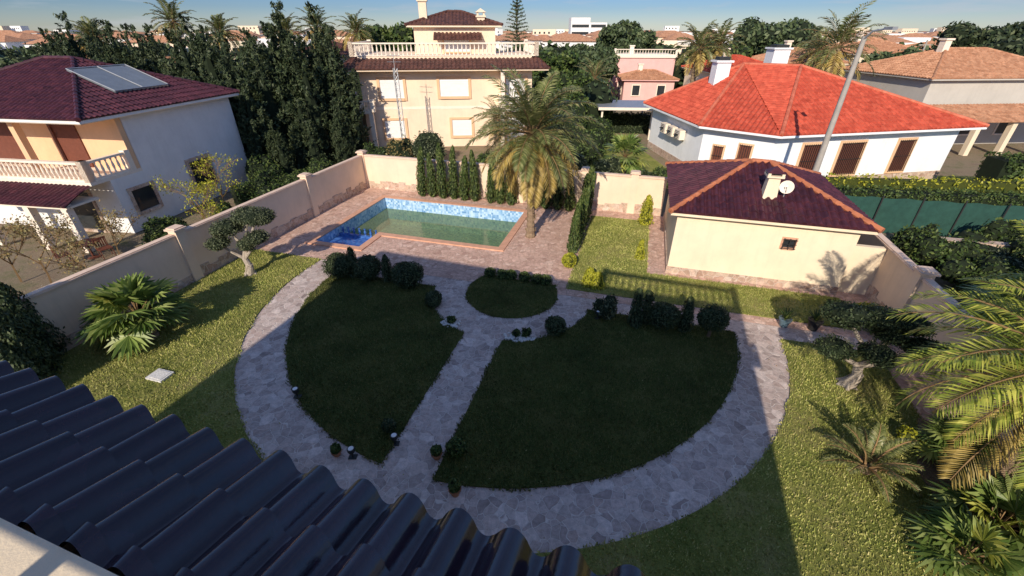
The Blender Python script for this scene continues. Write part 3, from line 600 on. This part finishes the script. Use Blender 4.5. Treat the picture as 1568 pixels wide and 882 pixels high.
def chair(p,rz):
    mb=MB()
    for x in(-.22,.22):
        for y in(-.2,.2): mb.tube([(x,y,0),(x,y,.44 if y<0 else .9)],[.018,.018],5,0)
    mb.box(-.25,.25,-.23,.23,.43,.47,0)
    for k in range(5): mb.box(-.2+k*.085,-.15+k*.085,.19,.21,.5,.88,0)
    mb.box(-.25,.25,.18,.22,.86,.92,0); o=mb.obj('garden_chair',[brown],loc=p); o.rotation_euler[2]=rz
chair((-18.6,17.9,0),1.); chair((-19.9,17.2,0),2.6)
mb=MB(); mb.lathe((0,0,0),[(.25,0),(.04,.05),(.04,.68),(.5,.7),(.5,.74)],14,0); mb.obj('garden_table',[brown],loc=(-19.3,17.9,0))
for p,h,l,n,sd in [((-17.0,16.8,0),3.8,ldry,500,3),((-18.4,14.9,0),4.6,ldry,800,5),((-16.2,14.4,0),3.6,ldry,500,12),((-20.4,15.6,0),4.2,ldry,700,14),((-15.8,20.8,0),4.2,lyel,900,8),((-16.2,23.3,0),4.4,lyel,700,9),((-14.6,19.2,0),3.2,lyel,500,19)]: baretree('bare_fruit_tree',p,h,l,n,1.0,sd)
for p,r,h in [((-16.4,18.6,0),1.0,1.7),((-15.2,21.6,0),.9,1.3),((-14.2,24.5,0),1.2,1.5),((-15.6,26.3,0),1.3,1.7),((-13.4,26.8,0),1.0,1.6),((-17.2,20.2,0),.8,1.2),((-12.8,28.5,0),1.1,1.8),((-16.1,28.2,0),1.3,2.2),((-14.8,16.2,0),.8,1.2),((-18.6,12.8,0),1.2,1.3)]: bush('garden_shrub',p,r,h,lbush,2600,.08,8)
hedge('low_hedge',(-16.3,24.6),(-12.2,30),.7,1.1)

# conifer belt
var=[conifer_mesh(h,r).obj('cypress_tree',[lcyp,core,bark]) for h,r in [(9.2,2.3),(10.0,1.9),(8.6,2.6),(9.6,2.1)]]
spots=[(-13.6,36.2,1,.97),(-15.2,34.4,3,.92),(-17.0,33,2,1.0),(-18.8,31.8,0,.94),(-20.6,33.2,2,1.04),(-22.6,34.5,3,.98),(-24.8,36.5,0,1.03),(-27.3,38,2,1.05),(-30,39.5,1,.93),(-32.8,41,0,.98),(-35.6,42.5,2,1.03),(-38.6,43.5,3,.96),(-41.5,45,0,1.0),(-15.4,38.8,1,1.06),(-17.6,37,0,1.02),(-20,37.5,3,1.0),(-23.6,39.8,2,1.1),(-27,42,1,1.0),(-31.5,44,3,.97),(-36,47,0,1.0),(-45,47,2,.92),(-17.5,30.3,1,.6),(-14.8,32.0,2,.58),(-12.6,33.4,3,.5),(-48,50,0,.85),(-16.2,35.8,1,1.1),(-15.6,29.6,3,.42),(-19.8,30.4,2,.55),(-53,52,2,.85),(-43,52,1,.95)]
for i,(x,y,k,s) in enumerate(spots):
    o=bpy.data.objects.new('cypress_tree',var[k].data)
    scene.collection.objects.link(o); o.location=(x,y,0); o.scale=(s*random.uniform(.92,1.12),s*random.uniform(.92,1.12),s*random.uniform(.94,1.02)); o.rotation_euler=(R(random.uniform(-3,3)),R(random.uniform(-3,3)),random.random()*6.28)
for k,(x,y) in enumerate([(-25,41),(-34,38.5),(-21.5,41),(-29,36.2)]): var[k].location=(x,y,0)

# ---------------------------------------------------------------- central villa
e=empty('cream_villa'); T=Matrix.Translation((-5.0,40,0))@Matrix.Rotation(R(5),4,'Z')@Matrix.Diagonal((1.2,1,1.035,1))
mb=MB(T); mb.box(-6.3,5.6,0,9,0,6.3,0); mb.box(-2.6,3.2,3.2,8,6.3,9.0,0); mb.box(-7.6,-6.3,1.5,8,0,2.9,0); mb.box(-6.28,5.58,0.2,8.8,6.3,6.95,0); mb.obj('walls',[villac],e)
mb=MB(T)
tiled(mb,[(-7.4,-1.3,6.1),(6.7,-1.3,6.1),(6.0,.3,6.8),(-6.7,.3,6.8)],.28,.06,.42,0); tiled(mb,[(6.7,-1.3,6.1),(6.7,10.2,6.1),(6.0,9,6.8),(6.0,.3,6.8)],.28,.06,.42,0); tiled(mb,[(-7.4,10.2,6.1),(-7.4,-1.3,6.1),(-6.7,.3,6.8),(-6.7,9,6.8)],.28,.06,.42,0)
mb.box(-7.3,6.6,-1.2,10.1,5.95,6.07,2); hiproof(mb,-3.1,3.7,2.7,8.5,9.05,1.0,0,1); tiled(mb,[(-1.2,2.0,8.0),(2.2,2.0,8.0),(2.2,3.2,8.5),(-1.2,3.2,8.5)],.28,.05); mb.obj('roof',[tbrown,tbrown,villac],e)
mb=MB(T); balustrade(mb,(-6.6,.3),(5.9,.3),6.9,.95,.28,0,5); balustrade(mb,(5.9,.3),(5.9,8),6.9,.95,.3,0,5); balustrade(mb,(-6.6,.3),(-6.6,8),6.9,.95,.3,0,5)
mb.box(-6.32,5.62,-.02,0.0,3.05,3.25,0); mb.box(3.3,5.6,-1.2,0,2.95,3.1,0); balustrade(mb,(3.3,-1.1),(5.5,-1.1),3.1,.85,.28,0,5); mb.box(-7.6,-5.6,-1.2,1.5,2.9,3.05,0); balustrade(mb,(-7.5,-1.1),(-5.5,-1.1),3.05,.85,.28,0,5); balustrade(mb,(-7.5,-1.1),(-7.5,4),3.05,.85,.28,0,5)
for x in (-7.4,-5.7,3.4,5.4): mb.box(x-.15,x+.15,-1.15,-.85,0,2.93,0)
mb.box(3.35,3.6,-1.2,0,3.1,5.9,0)
mb.obj('balustrades',[frameW],e)
mb=MB(T)
for x0_,x1_,z0_,z1_ in [(-5.0,-3.4,3.9,5.3),(-.9,1.1,4.0,5.3),(3.75,5.1,3.2,5.3),(-5.0,-3.6,.8,2.2),(-.2,1.2,.9,2.2),(3.8,5.1,.2,2.3)]: win(mb,'f',0,x0_,x1_,z0_,z1_,0,1,.18,.09,slats=1)
win(mb,'f',3.2,-.5,1.3,7.1,8.4,0,1,.1,slats=1); win(mb,'l',-6.3,2,3.4,4,5.3,0,1,.14,slats=1); mb.obj('windows',[orange,shutter],e)
mb=MB(T)
for cx,cy,z1_ in [(-1.9,4.2,11.2),(2.2,3.9,10.1)]:
    mb.box(cx-.28,cx+.28,cy-.3,cy+.3,9.2,z1_-.5,0); mb.box(cx-.36,cx+.36,cy-.4,cy+.4,z1_-.5,z1_-.38,0)
    for a in(-.22,.22):
        for b_ in(-.25,.25): mb.box(cx+a-.06,cx+a+.06,cy+b_-.06,cy+b_+.06,z1_-.38,z1_-.15,0)
    mb.add([(cx-.4,cy-.42,z1_-.15),(cx+.4,cy-.42,z1_-.15),(cx+.4,cy+.42,z1_-.15),(cx-.4,cy+.42,z1_-.15),(cx,cy,z1_+.15)],[(0,1,4),(1,2,4),(2,3,4),(3,0,4),(0,3,2,1)],0)
mb.obj('chimneys',[villac],e)
mb=MB(); pts=[(.18*math.cos(k*2.094),.18*math.sin(k*2.094)) for k in range(3)]
for k in range(3):
    mb.tube([(*pts[k],0),(*pts[k],6.6)],[.03,.03],5,0)
    for j in range(16): mb.tube([(*pts[k],j*.41),(*pts[(k+1)%3],(j+1)*.41)],[.018,.018],4,0)
mb.tube([(0,0,6.4),(0,0,7.6)],[.02,.02],5,0)
for z in (7.0,7.4): mb.tube([(-.5,0,z),(.5,0,z)],[.015,.015],4,0)
mb.obj('antenna_mast',[metal],loc=(-8.6,35.5,0))
palm('date_palm',(-1.2,36.5,0),3.0,.25,30,2.0,nl=20,w=.07)
bush('garden_shrub',(-6.2,34.0,0),1.6,2.6,loli,4000,.09,10); bush('garden_shrub',(-8.2,33,0),1.2,2.4,ldry,2000,.08,8); bush('garden_shrub',(-10.3,33.5,0),1.0,2,lbush,2000,.08,8)

# ---------------------------------------------------------------- red roof house
e=empty('red_roof_house'); ez=3.55
mb=MB(); wp=[(12.1,39.6),(13.0,30.6),(16.3,27.7),(30.0,30.3),(27.8,42),(18,43)]; mb.prism(wp,0,ez-.05,0); mb.obj('walls',[coolwhite],e)
mb=MB()
E=[Vector((11.4,40.4,ez)),Vector((12.4,30.1,ez)),Vector((16.1,26.9,ez)),Vector((31.2,29.8,ez)),Vector((28.6,43,ez)),Vector((17,44,ez))]
r1=Vector((17.4,36.5,6.75)); r2=Vector((20.6,34.6,6.75))
def ptri(a,b,c,f=True): tiled(mb,[a,b,c],.3,.06,.42,front=f)
ptri(E[0],E[1],r1); ptri(E[1],E[2],r1); ptri(E[2],E[3],r2); ptri(E[2],r2,r1,False); ptri(E[3],E[4],r2); ptri(E[4],E[5],r2); ptri(r1,r2,E[5],False); ptri(E[5],E[0],r1)
for a_,b_ in [(E[0],r1),(E[1],r1),(E[2],r2),(E[3],r2),(E[4],r2),(r1,r2),(E[5],r1)]: mb.tube([a_+Vector((0,0,.05)),b_+Vector((0,0,.05))],[.12,.12],8,1)
mb.prism([tuple(p.xy) for p in E],ez-.16,ez-.03,2)
mb.obj('roof',[tred,caplight,coolwhite],e)
mb=MB(); mb.prism([(p[0]+(p[0]-21)*.004,p[1]+(p[1]-35)*.004) for p in wp],-.02,.55,0); mb.obj('stone_base',[stonem],e)
Tf=Matrix.Translation((16.3,27.7,0))@Matrix.Rotation(math.atan2(2.6,13.7),4,'Z')
mb=MB(Tf)
for a_,b_ in [(2.2,3.6),(5.0,6.7),(9.4,10.6)]: win(mb,'f',0,a_,b_,.75,2.75,0,1,.16,slats=1,bars=2)
mb.T=Matrix.Translation((13.0,30.6,0))@Matrix.Rotation(math.atan2(-2.9,3.3),4,'Z'); win(mb,'f',0,.9,1.5,1.1,2.3,0,1,.12,bars=2); win(mb,'f',0,2.5,3.2,.9,2.6,0,1,.12,bars=2)
mb.obj('windows',[orange,brown,darkm],e)
mb=MB(Matrix.Translation((12.3,37.6,0))@Matrix.Rotation(R(-84),4,'Z'))
for i,a_ in enumerate((1.2,2.5,3.8)):
    mb.box(a_,a_+.9,-.55,-.15,2.0+.02*i,2.7,0); mb.lathe((a_+.38,-.56,2.35),[(.24,0),(.24,.01)],12,1)
    for k in range(6): mb.box(a_+.05,a_+.7,-.57,-.55,2.08+k*.1,2.11+k*.1,1)
mb.obj('air_conditioners',[frameW,darkm],e)
mb=MB()
for cx,cy,zz,s in [(15.6,36.2,7.3,.5),(23.5,43.5,7.9,.7)]:
    mb.box(cx-s,cx+s,cy-s,cy+s,4,zz-.35,0); mb.box(cx-s-.12,cx+s+.12,cy-s-.12,cy+s+.12,zz-.35,zz-.22,0); mb.box(cx-s*.8,cx+s*.8,cy-s*.8,cy+s*.8,zz-.22,zz,1)
mb.obj('chimneys',[coolwhite,darkm],e)
mb=MB(); mb.tube([(0,0,0),(0,0,5),(0.05,0,8.75)],[.17,.13,.10],12,0); mb.tube([(0,0,8.6),(.1,-.3,8.95),(.25,-.9,9.05)],[.05,.04,.035],8,1); mb.box(.16,.38,-1.3,-.8,9.0,9.12,1)
mb.obj('street_lamp',[concrete,metal],loc=(15.6,22.2,0),smooth=True)

# right side fence, hedge, shrubs
e=empty('mesh_fence'); mb=MB(); p=Vector((15.0,21.6)); q=Vector((27,18.9)); N=60
for i in range(N):
    a=p.lerp(q,i/N); b_=p.lerp(q,(i+1)/N); o0=.05*math.sin(i*.9); o1=.05*math.sin((i+1)*.9)
    mb.add([(a.x,a.y+o0,0),(b_.x,b_.y+o1,0),(b_.x,b_.y+o1,1.85-.04*abs(math.sin((i+1)*.42))),(a.x,a.y+o0,1.85-.04*abs(math.sin(i*.42)))],[(0,1,2,3)],0)
mb.obj('mesh',[fencem],e)
mb=MB()
for i in range(8): c=p.lerp(q,i/7); mb.tube([(c.x,c.y-.08,0),(c.x,c.y-.08,1.95)],[.035,.035],6,0)
mb.obj('posts',[darkm],e)
hedge('privet_hedge',(15.5,23.4),(30,21.6),1.0,1.6,lbush); hedge('privet_hedge',(15.5,24.6),(30,23.2),.5,1.9,lyel,90,.08)
hedge('privet_hedge',(28.3,25.6),(40,24.0),1.6,2.7,lbush,200,.09)
mb=MB(); mb.add([(15,25,-.02),(40,22,-.02),(42,30,-.02),(30,31,-.02),(16,28,-.02)],[(0,1,2,3,4)]); mb.add([(3,30,-.02),(12,29,-.02),(11,45,-.02),(4,46,-.02)],[(0,1,2,3)]); mb.obj('neighbour_lawn',[lawny])
for i in range(34):
    x=random.uniform(14.6,24); y=random.uniform(11,19.0-(x-15)*.15)
    if x<15.2+.28*(y-9): x+=1.6
    bush('garden_shrub',(x+.6,y,0),random.uniform(.8,1.4),random.uniform(1.0,1.8),random.choice([lbush,lbush,loli,lcol,lyel]),1900,.08,7)
mb=MB(); mb.obox((18.0,18.2),(26,16.2),.4,0,.95,0); mb.obj('stone_wall',[stonem])
fanpalm('fan_palm',(19.4,12.8,0),1.6,.2,26,.9,.8); fanpalm('fan_palm',(16.2,11.4,0),1.2,.2,30,.9,.85,yf=.4)
palm('date_palm',(12.9,7.6,0),3.4,.2,38,2.7,nl=44,emin=-30,dead=0,yf=.2,w=.06,lean=(.2,0),mg=llime)

# middle ground greenery between back wall and neighbours
for p,r,h in [((4.2,27.5,0),1.3,2.6),((6.3,27.8,0),1.2,2.2),((8.4,27,0),1.2,1.6),((2.6,30,0),1.5,3.2),((5.5,32,0),1.6,3.6),((3.5,34.5,0),2.0,4.6),((9.8,28.6,0),1.0,1.3),((10.9,26.6,0),1.0,1.3),((-1.5,30,0),1.3,2.0),((.6,31.5,0),1.5,2.6),((4.8,38,0),2,4.8),((7.5,40,0),1.6,2.8)]: bush('garden_shrub',p,r,h,random.choice([lbush,lbush,loli,lcyp]),3000,.1,9)
fanpalm('fan_palm',(7.6,29.5,0),1.7,.2,26,1.0,.9); palm('date_palm',(8.6,50,0),4.6,.2,34,2.4,nl=18,w=.1)
tree('garden_tree',(4.3,42,0),6.3,2.6,lbush,6000,.16)
e=empty('carport'); mb=MB(Matrix.Translation((8.4,43,0))@Matrix.Rotation(R(-4),4,'Z')); 
for x in(0,4.6):
    for y in(0,4.5): mb.box(x-.08,x+.08,y-.08,y+.08,0,2.7,0)
mb.box(-.4,5,-.4,5,2.7,2.85,1); mb.box(-.42,5.02,-.42,-.4,2.66,2.9,0); mb.obj('frame',[frameW,metal],e)
hedge('privet_hedge',(3,47),(14,46),1,1.8,lcyp,150,.1)

def house(name,x,y,rz,w,d,h,wm,rm,rh=1.6,ov=.5,flat=False):
    e=empty(name); T=Matrix.Translation((x,y,0))@Matrix.Rotation(R(rz),4,'Z'); mb=MB(T); mb.box(0,w,0,d,0,h,0)
    mb.obj('walls',[wm],e); mb=MB(T); n=max(2,int(w/3)); fl=max(1,int(h/2.8))
    for j in range(fl):
        for i in range(n):
            a=w*(i+.5)/n; z=j*2.9+.9; win(mb,'f',0,a-.5,a+.5,z,z+1.3,0,1,.12,slats=random.random()<.4); 
        for i in range(max(1,int(d/3.5))):
            a=d*(i+.5)/max(1,int(d/3.5)); win(mb,'l',0,a-.5,a+.5,j*2.9+.9,j*2.9+2.2,0,1,.12)
    mb.obj('windows',[frameW,glass],e)
    mb=MB(T)
    if flat: mb.box(-.2,w+.2,-.2,d+.2,h,h+.35,0); balustrade(mb,(0,0),(w,0),h+.35,.8,.4,0,4); mb.obj('roof',[frameW],e)
    else: hiproof(mb,-ov,w+ov,-ov,d+ov,h+.1,rh,0,1,per=.3,amp=.06,spp=6); mb.obj('roof',[rm,rm,wm],e)
    mb=MB(T); mb.box(w*.3,w*.3+.6,d*.45,d*.45+.6,h,h+rh+.8,0); mb.box(w*.3-.1,w*.3+.7,d*.45-.1,d*.45+.7,h+rh+.8,h+rh+.95,0); mb.obj('chimney',[frameW],e)
    return e
house('cream_house',35.6,40.5,4,14,10,5.4,greyst,tterra,2.0)  # cream-walled house, shade painted into its wall colour
e=empty('garden_porch'); mb=MB(Matrix.Translation((34,36,0))@Matrix.Rotation(R(4),4,'Z')); tiled(mb,[(0,0,2.7),(14,0,2.7),(14,3,3.6),(0,3,3.6)],.3,.06); 
for i in range(5): mb.box(.5+i*3,.9+i*3,.3,.7,0,2.65,1)
mb.obj('porch',[tterra,cream],e)
house('pink_house',15.5,74,-5,9,8,5.4,pinkst,pinkst,.6,flat=True); house('pink_house',16,68,-5,7,5,2.9,pinkst,tterra,1.0)
house('terracotta_house',46,66,4,10,9,6.2,cream,tterra,1.7); house('terracotta_house',54,76,8,9,9,5.6,white,tterra,1.5)
house('terracotta_house',24,58,2,9,8,4.6,cream,tred,1.5); house('terracotta_house',33,60,2,8,8,5.4,villac,tterra,1.5)
house('terracotta_house',-60,62,-8,12,10,5,white,tterra,1.6); house('terracotta_house',70,80,4,14,10,6,white,tterra,1.6)
house('terracotta_house',-30,66,4,9,9,6,cream,tbrown,1.5)
for x,y,h,Ln in [(-46,55,8.3,2.4),(-40,60,9.8,2.8),(-23.2,60,9.2,2.6),(-18.6,60,8.8,2.6),(-26,58,8.8,2.4),(19.3,51,7.4,3.0),(22.5,54,7.6,2.8),(29.6,45,7.6,4.0),(-9,62,6.5,2.4),(36,58,7,2.6),(-52,62,8,2.4),(-33,57,8.8,2.4)]:
    palm('palm_tree',(x,y,0),h,.28,38,Ln,nl=22,w=.15,dead=6,emin=-45,yf=.3)
tree('pine_tree',(20.8,90,0),9.9,5.5,ldist,7000,.35,.4,16,.5); tree('pine_tree',(43,80,0),10.6,7,ldist,9000,.35,.4,18,.55); tree('pine_tree',(56,58,0),10.4,6,lcyp,14000,.25,.4,20,.7); tree('pine_tree',(66,60,0),11,7,lcyp,14000,.25,.4,20,.7)
tree('garden_tree',(-16,66,0),10.2,5.5,lbush,8000,.3,.4,16,.7); tree('garden_tree',(12,66,0),7.5,4,ldist,6000,.25); tree('garden_tree',(-56,50,0),8,5,ldist,6000,.25); tree('garden_tree',(42,56,0),7.5,4,ldist,6000,.25)
tree('garden_tree',(5,60,0),7.2,4,lbush,6000,.25); tree('garden_tree',(9,72,0),8,4.5,ldist,6000,.25); tree('garden_tree',(31,72,0),8,5,lbush,6000,.3)
mb=MB(); mb.tube([(0,0,0),(0,0,15.5)],[.35,.04],7,2)
for k in range(20):
    z=3+k*.62; l=4.2*(1-k/21)+.3
    for j in range(6):
        a=j*1.047+k*.4; p1=Vector((math.cos(a)*l,math.sin(a)*l,z+.5)); mb.tube([(0,0,z),p1],[.05,.02],3,2,False)
        t=rng.random(30)[:,None]; pos=np.array([[0,0,z]])*(1-t)+np.array([tuple(p1)])*t+rng.normal(size=(30,3))*.08; mb.addnp(quads(pos,rng.normal(size=(30,3)),.16,.5,1),4,0)
mb.obj('norfolk_pine',[ldist,core,bark],loc=(1,105,0))
# distant town
mb=MB(); rd=random.Random(11)
for i in range(1100):
    y=120+650*rd.random()**1.5; x=rd.uniform(-1.35,1.35)*y; w=rd.uniform(6,14); d=rd.uniform(6,10); h=rd.choice([3.5,5.8,6,6.8])*rd.uniform(.9,1.1)
    if y>300 and rd.random()<.09: h=rd.uniform(8.5,12.5); w=rd.uniform(10,22)
    mb.T=Matrix.Translation((x,y,0))@Matrix.Rotation(rd.uniform(-.4,.4),4,'Z'); m=rd.choice([0,0,1,2,0]); mb.box(0,w,0,d,0,h,m)
    for j in range(int(h/2.9)):
        for k in range(int(w/3)): mb.box(1+k*3,2.1+k*3,-.05,.01,j*2.9+1,j*2.9+2.2,4)
    if h<8 and rd.random()<.45:
        mb.add([(-.4,-.4,h),(w+.4,-.4,h),(w+.4,d+.4,h),(-.4,d+.4,h),(w*.35,d/2,h+1.5),(w*.65,d/2,h+1.5)],[(0,1,5,4),(1,2,5),(2,3,4,5),(3,0,4)],3)
mb.T=Matrix.Identity(4)
for x,y,w,h in [(28,240,9,14),(37,240,8,12),(60,330,12,11)]:
    mb.box(x,x+w,y,y+10,0,h,0)
    for j in range(int(h/3)): mb.box(x+.5,x+w-.5,y-.06,y,j*3+1,j*3+2.2,4)
mb.obj('distant_town',[white,cream,villac,tterra,glass])
mb=MB(); cl=[]
for i in range(1200):
    y=80+520*rd.random()**1.6; x=rd.uniform(-1.3,1.3)*y; r=rd.uniform(2,4.5); h=rd.uniform(3.5,7.5 if y<160 else 6.0)
    cl.append(((x,y,h*.5),(r,r,h*.5)))
cloud(mb,cl,85000,.6,0,.6,.3,.8,1); mb.obj('distant_trees',[ldist,core])
mb=MB(); rd2=random.Random(3); cl=[]
for i in range(400):
    y=46+45*rd2.random(); x=rd2.uniform(-1.25,1.25)*y
    if -14<x<6 and y<54 or (10<x<52 and y<56) or (12<x<27 and y<82) or (42<x<62 and 58<y<80): continue
    r=rd2.uniform(1.6,3.0); cl.append(((x,y,r*.95),(r,r,r)))
cloud(mb,cl,90000,.24,0,.55,.35,.8,1); mb.obj('garden_foliage',[ldist,core])
mb=MB(); mb.tube([(0,0,0),(0,0,8)],[.12,.09],8,0); mb.box(-.8,.8,-.05,.05,7.4,7.5,0); mb.obj('utility_pole',[concrete],loc=(50,60,0))

# ---------------------------------------------------------------- light / sky / camera
EL,AZ=29,18
d=Vector((math.sin(R(AZ))*math.cos(R(EL)),math.cos(R(AZ))*math.cos(R(EL)),-math.sin(R(EL))))
sun=bpy.data.lights.new('sun','SUN'); sun.energy=5.0; sun.angle=R(.5); sun.color=(1,.885,.73)
so=bpy.data.objects.new('sun',sun); scene.collection.objects.link(so); so.rotation_euler=d.to_track_quat('-Z','Y').to_euler()
w=bpy.data.worlds.new('World'); scene.world=w; w.use_nodes=True; nt=w.node_tree; bg=nt.nodes['Background']
sky=nd(nt,'ShaderNodeTexSky',sky_type='NISHITA'); sky.sun_disc=False; sky.sun_elevation=R(EL); sky.sun_rotation=R(180+AZ); sky.altitude=100; sky.air_density=1.0; sky.dust_density=.2; sky.ozone_density=3.0
tc=nd(nt,'ShaderNodeTexCoord').outputs['Generated']; mp=nd(nt,'ShaderNodeMapping'); mp.inputs['Scale'].default_value=(1.6,1.6,12); nt.links.new(tc,mp.inputs[0])
cf=ramp(nt,noise(nt,mp.outputs[0],3.0,8,.62),[(.50,0),(.74,.65)])
sx=nd(nt,'ShaderNodeSeparateXYZ'); nt.links.new(tc,sx.inputs[0])
grad=ramp(nt,sx.outputs[2],[(0.0,(.46,.50,.60)),(.035,(.28,.37,.55)),(.09,(.20,.32,.58)),(.3,(.60,.72,.95)),(.55,(.92,.92,1.05))])
sk=mix(nt,1.0,sky.outputs[0],grad,'MULTIPLY')
nt.links.new(mix(nt,cf,sk,(3.6,3.8,4.2)),bg.inputs['Color']); bg.inputs['Strength'].default_value=.15
cam=bpy.data.cameras.new('camera'); co=bpy.data.objects.new('camera',cam); scene.collection.objects.link(co)
co.location=(0,0,9); co.rotation_euler=(R(90-30.8),0,0); cam.sensor_width=36; cam.lens=15.22; cam.clip_start=.05; cam.clip_end=9000; scene.camera=co
scene.view_settings.view_transform='Standard'; scene.view_settings.look='None'; scene.view_settings.exposure=0
